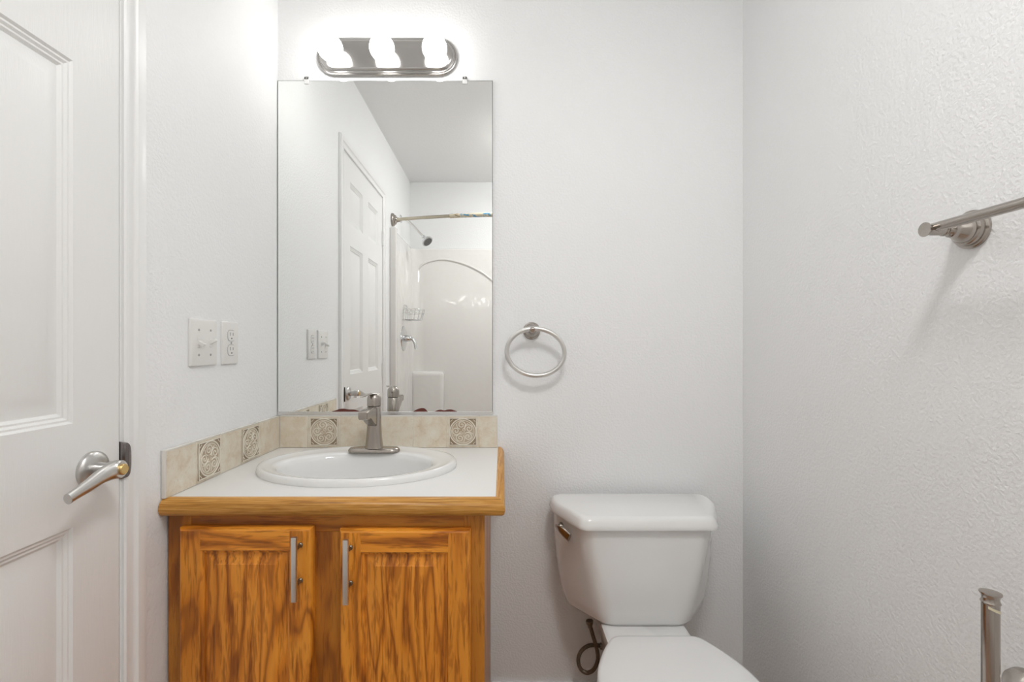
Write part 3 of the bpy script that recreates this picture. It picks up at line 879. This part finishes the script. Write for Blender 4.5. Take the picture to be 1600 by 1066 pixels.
# ================================================================== PAPER HOLDER (right wall)
PY, PZ = 0.873, 0.790
ph = thing('toilet_paper_holder', 'empty brushed nickel upright toilet paper holder low on the right wall', 'paper holder', (XR, -PY, 0.60))
bm = BM()
px_ = 0.7075
lathe(bm, (px_, -PY, 0.595), (0, 0, 1), [(0.009, 0), (0.0102, 0.004), (0.0102, 0.149)], 32)
obj('post', bm, 'nickel', ph, smooth=40)
bm = BM()
lathe(bm, (px_, -PY, 0.744), (0, 0, 1), [(0.0104, 0), (0.0114, 0.002), (0.0104, 0.004), (0.0098, 0.007), (0.0104, 0.011), (0.0128, 0.0145), (0.0126, 0.0160), (0.0090, 0.0165)], 32)
obj('cap', bm, 'nickel', ph, smooth=40)
bm = BM()
lathe(bm, (XR - 0.0004, -0.8535, 0.598), (-1, 0, 0), [(0.0340, 0), (0.0340, 0.004), (0.0325, 0.0065), (0.0320, 0.011), (0.0270, 0.014), (0.020, 0.022), (0.0135, 0.032), (0.0115, 0.040)], 40)
obj('rosette', bm, 'nickel', ph, smooth=40)
bm = BM(); tube(bm, catmull([(XR - 0.038, -0.8535, 0.598), (XR - 0.055, -0.858, 0.598), (px_, -PY, 0.600)], 5), 0.0095, 18); obj('arm', bm, 'nickel', ph, smooth=40)
bm = BM()   # leftover strip of clear tape under the cap
P = [(px_ + 0.0108 * math.cos(a), -PY + 0.0108 * math.sin(a), 0.7430 - 0.010 * (k / 10.0)) for k, a in enumerate([-2.6 + 0.25 * i for i in range(11)])]
for (p, q) in zip(P[:-1], P[1:]):
    bm.faces.new([bm.verts.new(s) for s in (p, q, (q[0], q[1], q[2] - 0.004), (p[0], p[1], p[2] - 0.004))])
bmesh.ops.remove_doubles(bm, verts=bm.verts, dist=1e-5); bmesh.ops.solidify(bm, geom=bm.faces[:], thickness=-0.0003)
M['tape'] = simple('yellowed_tape', (0.72, 0.66, 0.48, 1), 0.3)
obj('tape', bm, 'tape', ph)['label'] = 'torn strip of yellowed tape'

# ================================================================== TOILET
TX = 0.402
toi = thing('toilet', 'white two-piece toilet with closed lid, against the wall right of the vanity', 'toilet', (TX, -0.45, ZF))
def tank_ring(wb, wf, y0, yc, yf, z, rb=0.025, rm=0.05, rf=0.03):
    q = round_poly([(-wb, -y0), (-wb, -yc), (-wf, -yf), (wf, -yf), (wb, -yc), (wb, -y0)], [rb, rm, rf, rf, rm, rb], 7)
    return [Vector((TX + p[0], p[1], z)) for p in q]
bm = BM()
rr = [tank_ring(0.175, 0.095, 0.07, 0.12, 0.215, 0.334, 0.02, 0.02, 0.03),
      tank_ring(0.200, 0.112, 0.05, 0.12, 0.229, 0.3365, 0.02, 0.03, 0.03),
      tank_ring(0.210, 0.117, 0.045, 0.12, 0.233, 0.345, 0.02, 0.03, 0.03)]
for t in (0.1, 0.2, 0.32, 0.45, 0.6, 0.8, 1.0):
    z = 0.345 + (0.612 - 0.345) * t
    wb = {0.1: 0.218, 0.2: 0.224, 0.32: 0.229, 0.45: 0.233, 0.6: 0.237, 0.8: 0.241, 1.0: 0.243}[t]
    wf = 0.116 + (0.178 - 0.116) * (t ** 0.85)
    rr.append(tank_ring(wb, wf, 0.045 - 0.01 * t, 0.12 - 0.015 * t, 0.232 + 0.014 * t, z, 0.02, 0.05, 0.035))
loft(bm, rr); obj('tank', bm, 'porcelain', toi, smooth=60)
bm = BM()
def lid(ins, z): return tank_ring(0.254 - ins, 0.188 - ins, 0.028 + ins * 0.5, 0.105, 0.262 - ins, z, 0.03, 0.055, 0.022)
loft(bm, [lid(0.008, 0.6125), lid(0.001, 0.6135), lid(0.0, 0.617), lid(0.001, 0.624), lid(0.005, 0.636), lid(0.009, 0.6425), lid(0.014, 0.6458), lid(0.022, 0.647)])
obj('tank_lid', bm, 'porcelain', toi, smooth=60)
# flush lever on the left chamfer
bm = BM()
c0 = Vector((TX - 0.2255, -0.142, 0.583))
nrm = Vector((-0.86, -0.5, 0)).normalized()
lathe(bm, c0 - nrm * 0.004, nrm, [(0.011, 0), (0.011, 0.006), (0.007, 0.010), (0.006, 0.020)], 18)
P = catmull([c0 + nrm * 0.016 + Vector((-0.004, 0.004, 0.002)), c0 + nrm * 0.018 + Vector((0.008, -0.018, -0.001)), c0 + nrm * 0.017 + Vector((0.018, -0.034, -0.006)), c0 + nrm * 0.013 + Vector((0.027, -0.050, -0.013))], 6)
tube(bm, P, lambda t: 0.0065 + 0.017 * t - 0.010 * t * t, 16, flat=0.42, upv=(0, 0, 1))
obj('flush_lever', bm, 'nickel', toi, smooth=50)['label'] = 'brushed nickel flush lever'
# bowl
SCX = 0.392
def seat_w(y):   # half width of the seat at distance y from the wall
    pts = [(0.335, 0.108), (0.345, 0.118), (0.38, 0.138), (0.43, 0.160), (0.51, 0.180), (0.58, 0.184), (0.65, 0.172), (0.71, 0.145), (0.75, 0.108), (0.778, 0.060), (0.785, 0.0)]
    for (a, wa), (b_, wb) in zip(pts[:-1], pts[1:]):
        if y <= b_: return wa + (wb - wa) * (y - a) / (b_ - a)
    return 0
def seat_ring(s, z, y0=0.335, dy=0.0, cx=SCX):
    ctrl = [(0.0, 0.336), (0.085, 0.336), (0.108, 0.341), (0.124, 0.358), (0.150, 0.405), (0.174, 0.470), (0.184, 0.550), (0.176, 0.640), (0.146, 0.715), (0.095, 0.765), (0.04, 0.783), (0.0, 0.785)]
    c = catmull([(a, b_, 0) for a, b_ in ctrl], 5)
    right = [(p.x, p.y) for p in c]; left = [(-p.x, p.y) for p in reversed(c[1:-1])]
    ym = 0.56
    return [Vector((cx + a * s, -(ym + (b_ - ym) * s + dy), z)) for a, b_ in right + left]
bm = BM()
loft(bm, [seat_ring(0.955, 0.3585), seat_ring(0.985, 0.360), seat_ring(1.0, 0.364), seat_ring(1.0, 0.369), seat_ring(0.985, 0.3745), seat_ring(0.95, 0.3765), seat_ring(0.80, 0.378)])
obj('seat_lid', bm, 'seat', toi, smooth=60)
bm = BM()
loft(bm, [seat_ring(0.95, 0.3415), seat_ring(0.99, 0.343), seat_ring(1.005, 0.347), seat_ring(1.005, 0.353), seat_ring(0.99, 0.3572), seat_ring(0.95, 0.3578)])
obj('seat', bm, 'seat', toi, smooth=60)
for s in (-1, 1):
    bm = BM(); box(bm, TX - 0.01 + s * 0.075 - 0.022, TX - 0.01 + s * 0.075 + 0.022, -0.342, -0.318, 0.3352, 0.3585, 0.005, 3); obj('seat_hinge', bm, 'seat', toi)
bm = BM()
def bowl_ring(s, z, dy=0.0, cx=0.394): return seat_ring(s, z, dy=dy, cx=cx)
loft(bm, [bowl_ring(0.97, 0.341), bowl_ring(0.985, 0.337), bowl_ring(0.98, 0.320), bowl_ring(0.90, 0.270, -0.02), bowl_ring(0.74, 0.19, -0.05), bowl_ring(0.60, 0.10, -0.08), bowl_ring(0.60, 0.02, -0.08), bowl_ring(0.68, ZF + 0.012, -0.06), bowl_ring(0.69, ZF + 0.0005, -0.06)])
def pr(wv, y0, y1, z): return [Vector((TX - 0.006 + p[0], -p[1], z)) for p in round_poly([(-wv, y0), (wv, y0), (wv, y1), (-wv, y1)], 0.02, 4)]
loft(bm, [pr(0.108, 0.075, 0.40, 0.3335), pr(0.116, 0.07, 0.41, 0.330), pr(0.116, 0.07, 0.41, 0.300), pr(0.095, 0.08, 0.42, 0.24), pr(0.085, 0.12, 0.42, 0.10), pr(0.10, 0.14, 0.45, ZF + 0.0005)])
obj('bowl', bm, 'porcelain', toi, smooth=60)

# water supply
ws = thing('water_supply_hose', 'looped dark braided water supply hose and shut-off valve, beside the toilet bowl', 'hose', (0.30, -0.03, 0.20))
def pw(px, py, y):  # point at a distance y from the mirror wall
    d = D - y
    return Vector(((px - 785) / 746 * d, -y, CZ - (py - 543) / 746 * d))
bm = BM()
P = catmull([pw(921, 974, 0.115), pw(926, 992, 0.115), pw(932, 1012, 0.115), pw(934, 1030, 0.112), pw(928, 1046, 0.105), pw(917, 1051.5, 0.098), pw(907, 1045, 0.090), pw(903.5, 1031, 0.084), pw(908, 1018, 0.078), pw(918, 1010, 0.074), pw(930, 1008, 0.070), pw(939, 1010, 0.066)], 8)
tube(bm, P, 0.0060, 14); obj('hose', bm, 'hose', ws, smooth=60)
bm = BM()
a = pw(921, 974, 0.115)
lathe(bm, a + Vector((0.0, 0, 0.008)), (0.1, 0, -1), [(0.011, 0), (0.0115, 0.006), (0.0075, 0.016), (0.0068, 0.022)], 8); obj('coupling_nut', bm, 'bronze', ws, smooth=30)
bm = BM()
v0 = pw(941, 1010, 0.066)
lathe(bm, v0 + Vector((-0.008, 0, 0)), (1, 0, 0), [(0.008, 0), (0.0095, 0.003), (0.0095, 0.016), (0.007, 0.018)], 6)
lathe(bm, v0 + Vector((0.022, -0.020, 0)), (0, 1, 0), [(0.007, 0), (0.010, 0.01), (0.010, 0.035), (0.007, 0.037), (0.006, 0.0855)], 18)
tube(bm, [v0 + Vector((0.005, 0, 0)), v0 + Vector((0.022, 0, 0))], 0.007, 14)
tube(bm, [v0 + Vector((0.022, 0, 0.002)), v0 + Vector((0.022, 0, 0.026))], 0.006, 14)
obj('valve', bm, 'bronze', ws, smooth=40)
bm = BM(); lathe(bm, v0 + Vector((0.020, 0, 0.020)), (0, 0, 1), [(0.004, 0), (0.011, 0.004), (0.012, 0.010), (0.009, 0.014), (0.003, 0.015)], 18); obj('valve_knob', bm, 'chrome', ws, smooth=40)

# ================================================================== TUB AND SHOWER (seen in the mirror)
SY = 1.575
tub = thing('bathtub_surround', 'one-piece glossy white bathtub and shower surround, seen in the mirror', 'bathtub', (0.026, -1.9, ZF))
bm = BM()
def upath(t, r):   # inner U path with wall thickness t
    a = XL + t; b_ = XR - t; f = -YF - t
    pts = [(a, SY)]
    for k in range(9):
        an = PI / 2 * k / 8
        pts.append((a + r - r * math.cos(an), f - r + r * math.sin(an)))
    for k in range(9):
        an = PI / 2 * k / 8
        pts.append((b_ - r + r * math.sin(an), f - r + r * math.cos(an)))
    pts.append((b_, SY))
    return pts
TOPZ = 1.895
def urow(t, r, z, ds=0): return [Vector((x, -(y + (ds if i in (0, len(upath(t, r)) - 1) else 0)), z)) for i, (x, y) in enumerate(upath(t, r))]
rows = [urow(0.001, 0.001, TOPZ), urow(0.012, 0.05, TOPZ + 0.004), urow(0.020, 0.055, TOPZ), urow(0.024, 0.06, TOPZ - 0.012), urow(0.026, 0.07, 1.86), urow(0.034, 0.075, 1.84), urow(0.036, 0.08, 1.2), urow(0.038, 0.085, 0.36)]
loft(bm, rows, False, False, closed=False)
# front flanges
for xa, xb in ((XL + 0.0005, XL + 0.042), (XR - 0.042, XR - 0.0005)):
    box(bm, xa, xb, -SY - 0.03, -SY + 0.012, 0.36, TOPZ + 0.006, 0.006, 3)
obj('surround_wall', bm, 'fibreglass', tub, smooth=50)
# arched moulding on the long wall
bm = BM()
fy = -YF - 0.036
def far(px, py, y): d = D + y; return Vector(((px - 785) / 746 * d, -y, CZ - (py - 543) / 746 * d))
P = catmull([far(652, 640, fy), far(652, 540, fy), far(652, 440, fy), far(657, 418, fy), far(672, 409, fy), far(695, 406, fy), far(720, 411, fy), far(742, 420, fy), far(760, 431, fy), far(775, 445, fy), far(788, 466, fy), far(795, 500, fy), far(797, 640, fy)], 8)
tube(bm, P, 0.0095, 10, flat=0.9, upv=(0, 1, 0))
obj('arch_moulding', bm, 'fibreglass', tub, smooth=60)
bm = BM(); box(bm, XL + 0.026, -0.456, YF + 0.015, YF + 0.110, 0.362, 0.927, 0.034, 6); obj('corner_ledge', bm, 'fibreglass', tub, smooth=60)
# tub
bm = BM()
def tr_(i, z, r=0.06):
    q = round_poly([(XL + 0.0005 + i, SY - 0.03 + i), (XR - 0.0005 - i, SY - 0.03 + i), (XR - 0.0005 - i, -YF - 0.0005 - i), (XL + 0.0005 + i, -YF - 0.0005 - i)], r, 5)
    return [Vector((p[0], -p[1], z)) for p in q]
loft(bm, [tr_(0, ZF + 0.0005, 0.002), tr_(0, 0.345, 0.002), tr_(0.006, 0.358, 0.01), tr_(0.055, 0.358), tr_(0.07, 0.345, 0.08), tr_(0.10, 0.10, 0.10), tr_(0.14, 0.04, 0.12)], True, True)
obj('tub', bm, 'fibreglass', tub, smooth=50)

# curved shower rod
rod = thing('shower_curtain_rod', 'curved nickel shower curtain rod with printed plastic sleeve, seen in the mirror', 'curtain rod', (0.026, -1.627, 1.966))
RY, RZ_ = 1.630, 1.966
def rodpt(x):
    t = (x - XL) / (XR - XL)
    return Vector((x, -(RY - 0.125 * math.sin(PI * t) ** 1.0), RZ_))
bm = BM(); tube(bm, [rodpt(XL + 0.03 + (XR - XL - 0.06) * k / 40) for k in range(41)], 0.0105, 14); obj('rod', bm, 'rod', rod, smooth=60)
bm = BM(); tube(bm, [rodpt(-0.34 + 0.72 * k / 24) for k in range(25)], 0.0138, 14); obj('plastic_sleeve', bm, 'sleeve', rod, smooth=60)['label'] = 'printed cream and blue plastic sleeve'
for x_, s in ((XL, 1), (XR, -1)):
    bm = BM(); lathe(bm, (x_ + 0.0004 * s, -RY, RZ_), (s, -0 if s else 0, 0), [(0.0440, 0), (0.0440, 0.008), (0.040, 0.014), (0.034, 0.016), (0.030, 0.026), (0.020, 0.030), (0.015, 0.038), (0.013, 0.055)], 32)
    obj('flange', bm, 'nickel', rod, smooth=40)

# shower head
shy = 1.90
sh = thing('wall_shower', 'chrome shower head on an angled arm, high above the tub, seen in the mirror', 'shower', (XL, -shy, 2.03))
bm = BM()
lathe(bm, (XL + 0.0004, -shy, 2.045), (1, 0, 0), [(0.030, 0), (0.028, 0.004), (0.015, 0.010), (0.010, 0.011)], 28); obj('escutcheon', bm, 'chrome', sh, smooth=40)
bm = BM()
P = catmull([(XL + 0.005, -shy, 2.045), (XL + 0.045, -shy, 2.035), (XL + 0.09, -shy, 1.995), (XL + 0.165, -shy, 1.915)], 8)
tube(bm, P, 0.0085, 14); obj('arm', bm, 'nickel_light', sh, smooth=60)
bm = BM()
hd = Vector((0.62, 0.35, -0.72)).normalized()
ho = Vector((XL + 0.160, -shy, 1.920))
lathe(bm, ho, hd, [(0.011, 0), (0.014, 0.008), (0.012, 0.016), (0.016, 0.022), (0.030, 0.040), (0.041, 0.056), (0.042, 0.064), (0.037, 0.066)], 32); hh = obj('spray_head', bm, 'chrome', sh, smooth=40)
bm = BM(); lathe(bm, ho + hd * 0.0662, hd, [(0.034, 0), (0.034, 0.001), (0.0, 0.0012)], 28)
obj('nozzle_face', bm, 'rubber', hh, smooth=40)

# shower valve
vy, vz = 1.825, 1.178; vx = XL + 0.0365
sv = thing('shower_valve', 'round chrome shower valve with a lever, below the wire basket, seen in the mirror', 'shower valve', (vx, -vy, vz))
bm = BM(); lathe(bm, (vx, -vy, vz), (1, 0, 0), [(0.088, 0), (0.087, 0.004), (0.075, 0.008), (0.045, 0.012), (0.030, 0.014)], 48); obj('escutcheon', bm, 'chrome', sv, smooth=50)
bm = BM(); lathe(bm, (vx, -vy, vz), (1, 0, 0), [(0.024, 0.010), (0.023, 0.030), (0.020, 0.050), (0.012, 0.060)], 28)
tube(bm, catmull([(vx + 0.045, -vy, vz + 0.002), (vx + 0.065, -vy + 0.01, vz - 0.004), (vx + 0.082, -vy + 0.015, vz - 0.030), (vx + 0.090, -vy + 0.018, vz - 0.075)], 6), lambda t: 0.013 - 0.005 * t, 14)
obj('handle', bm, 'chrome', sv, smooth=50)

# wire basket
wb = thing('wire_shower_basket', 'small chrome wire basket on the shower side wall, above the valve', 'basket', (XL + 0.04, -1.88, 1.34))
wx = XL + 0.041
def wire(bm, pts, r=0.0019, closed=False, cm=True): tube(bm, catmull(pts, 5, closed) if cm else pts, r, 6, closed)
def bask(z, k): # D-shaped loop
    return [(wx, -1.80, z), (wx + 0.05 * k, -1.795, z), (wx + 0.115 * k, -1.82, z), (wx + 0.135 * k, -1.88, z), (wx + 0.115 * k, -1.94, z), (wx + 0.05 * k, -1.965, z), (wx, -1.96, z)]
bm = BM()
wire(bm, bask(1.385, 1.0), 0.0026, True); wire(bm, bask(1.360, 0.97), 0.0019, True); obj('rim', bm, 'chrome', wb, smooth=60)
bm = BM()
wire(bm, bask(1.312, 0.85), 0.0022, True)
lower = catmull([Vector(p) for p in bask(1.312, 0.85)], 4, True); upper = catmull([Vector(p) for p in bask(1.385, 1.0)], 4, True)
for k in range(0, len(lower), 2): tube(bm, [upper[k], lower[k]], 0.0017, 6)
for i in range(7):
    y_ = 1.82 + 0.02 * i + 0.0; tube(bm, [(wx, -y_, 1.312), (wx + 0.108, -y_, 1.312)], 0.0017, 6)
obj('wire_cage', bm, 'chrome', wb, smooth=60)
bm = BM()
wire(bm, [(wx, -1.83, 1.385), (wx - 0.001, -1.83, 1.415), (wx - 0.001, -1.93, 1.415), (wx, -1.93, 1.385)], 0.0022)
obj('hanger', bm, 'chrome', wb, smooth=60)
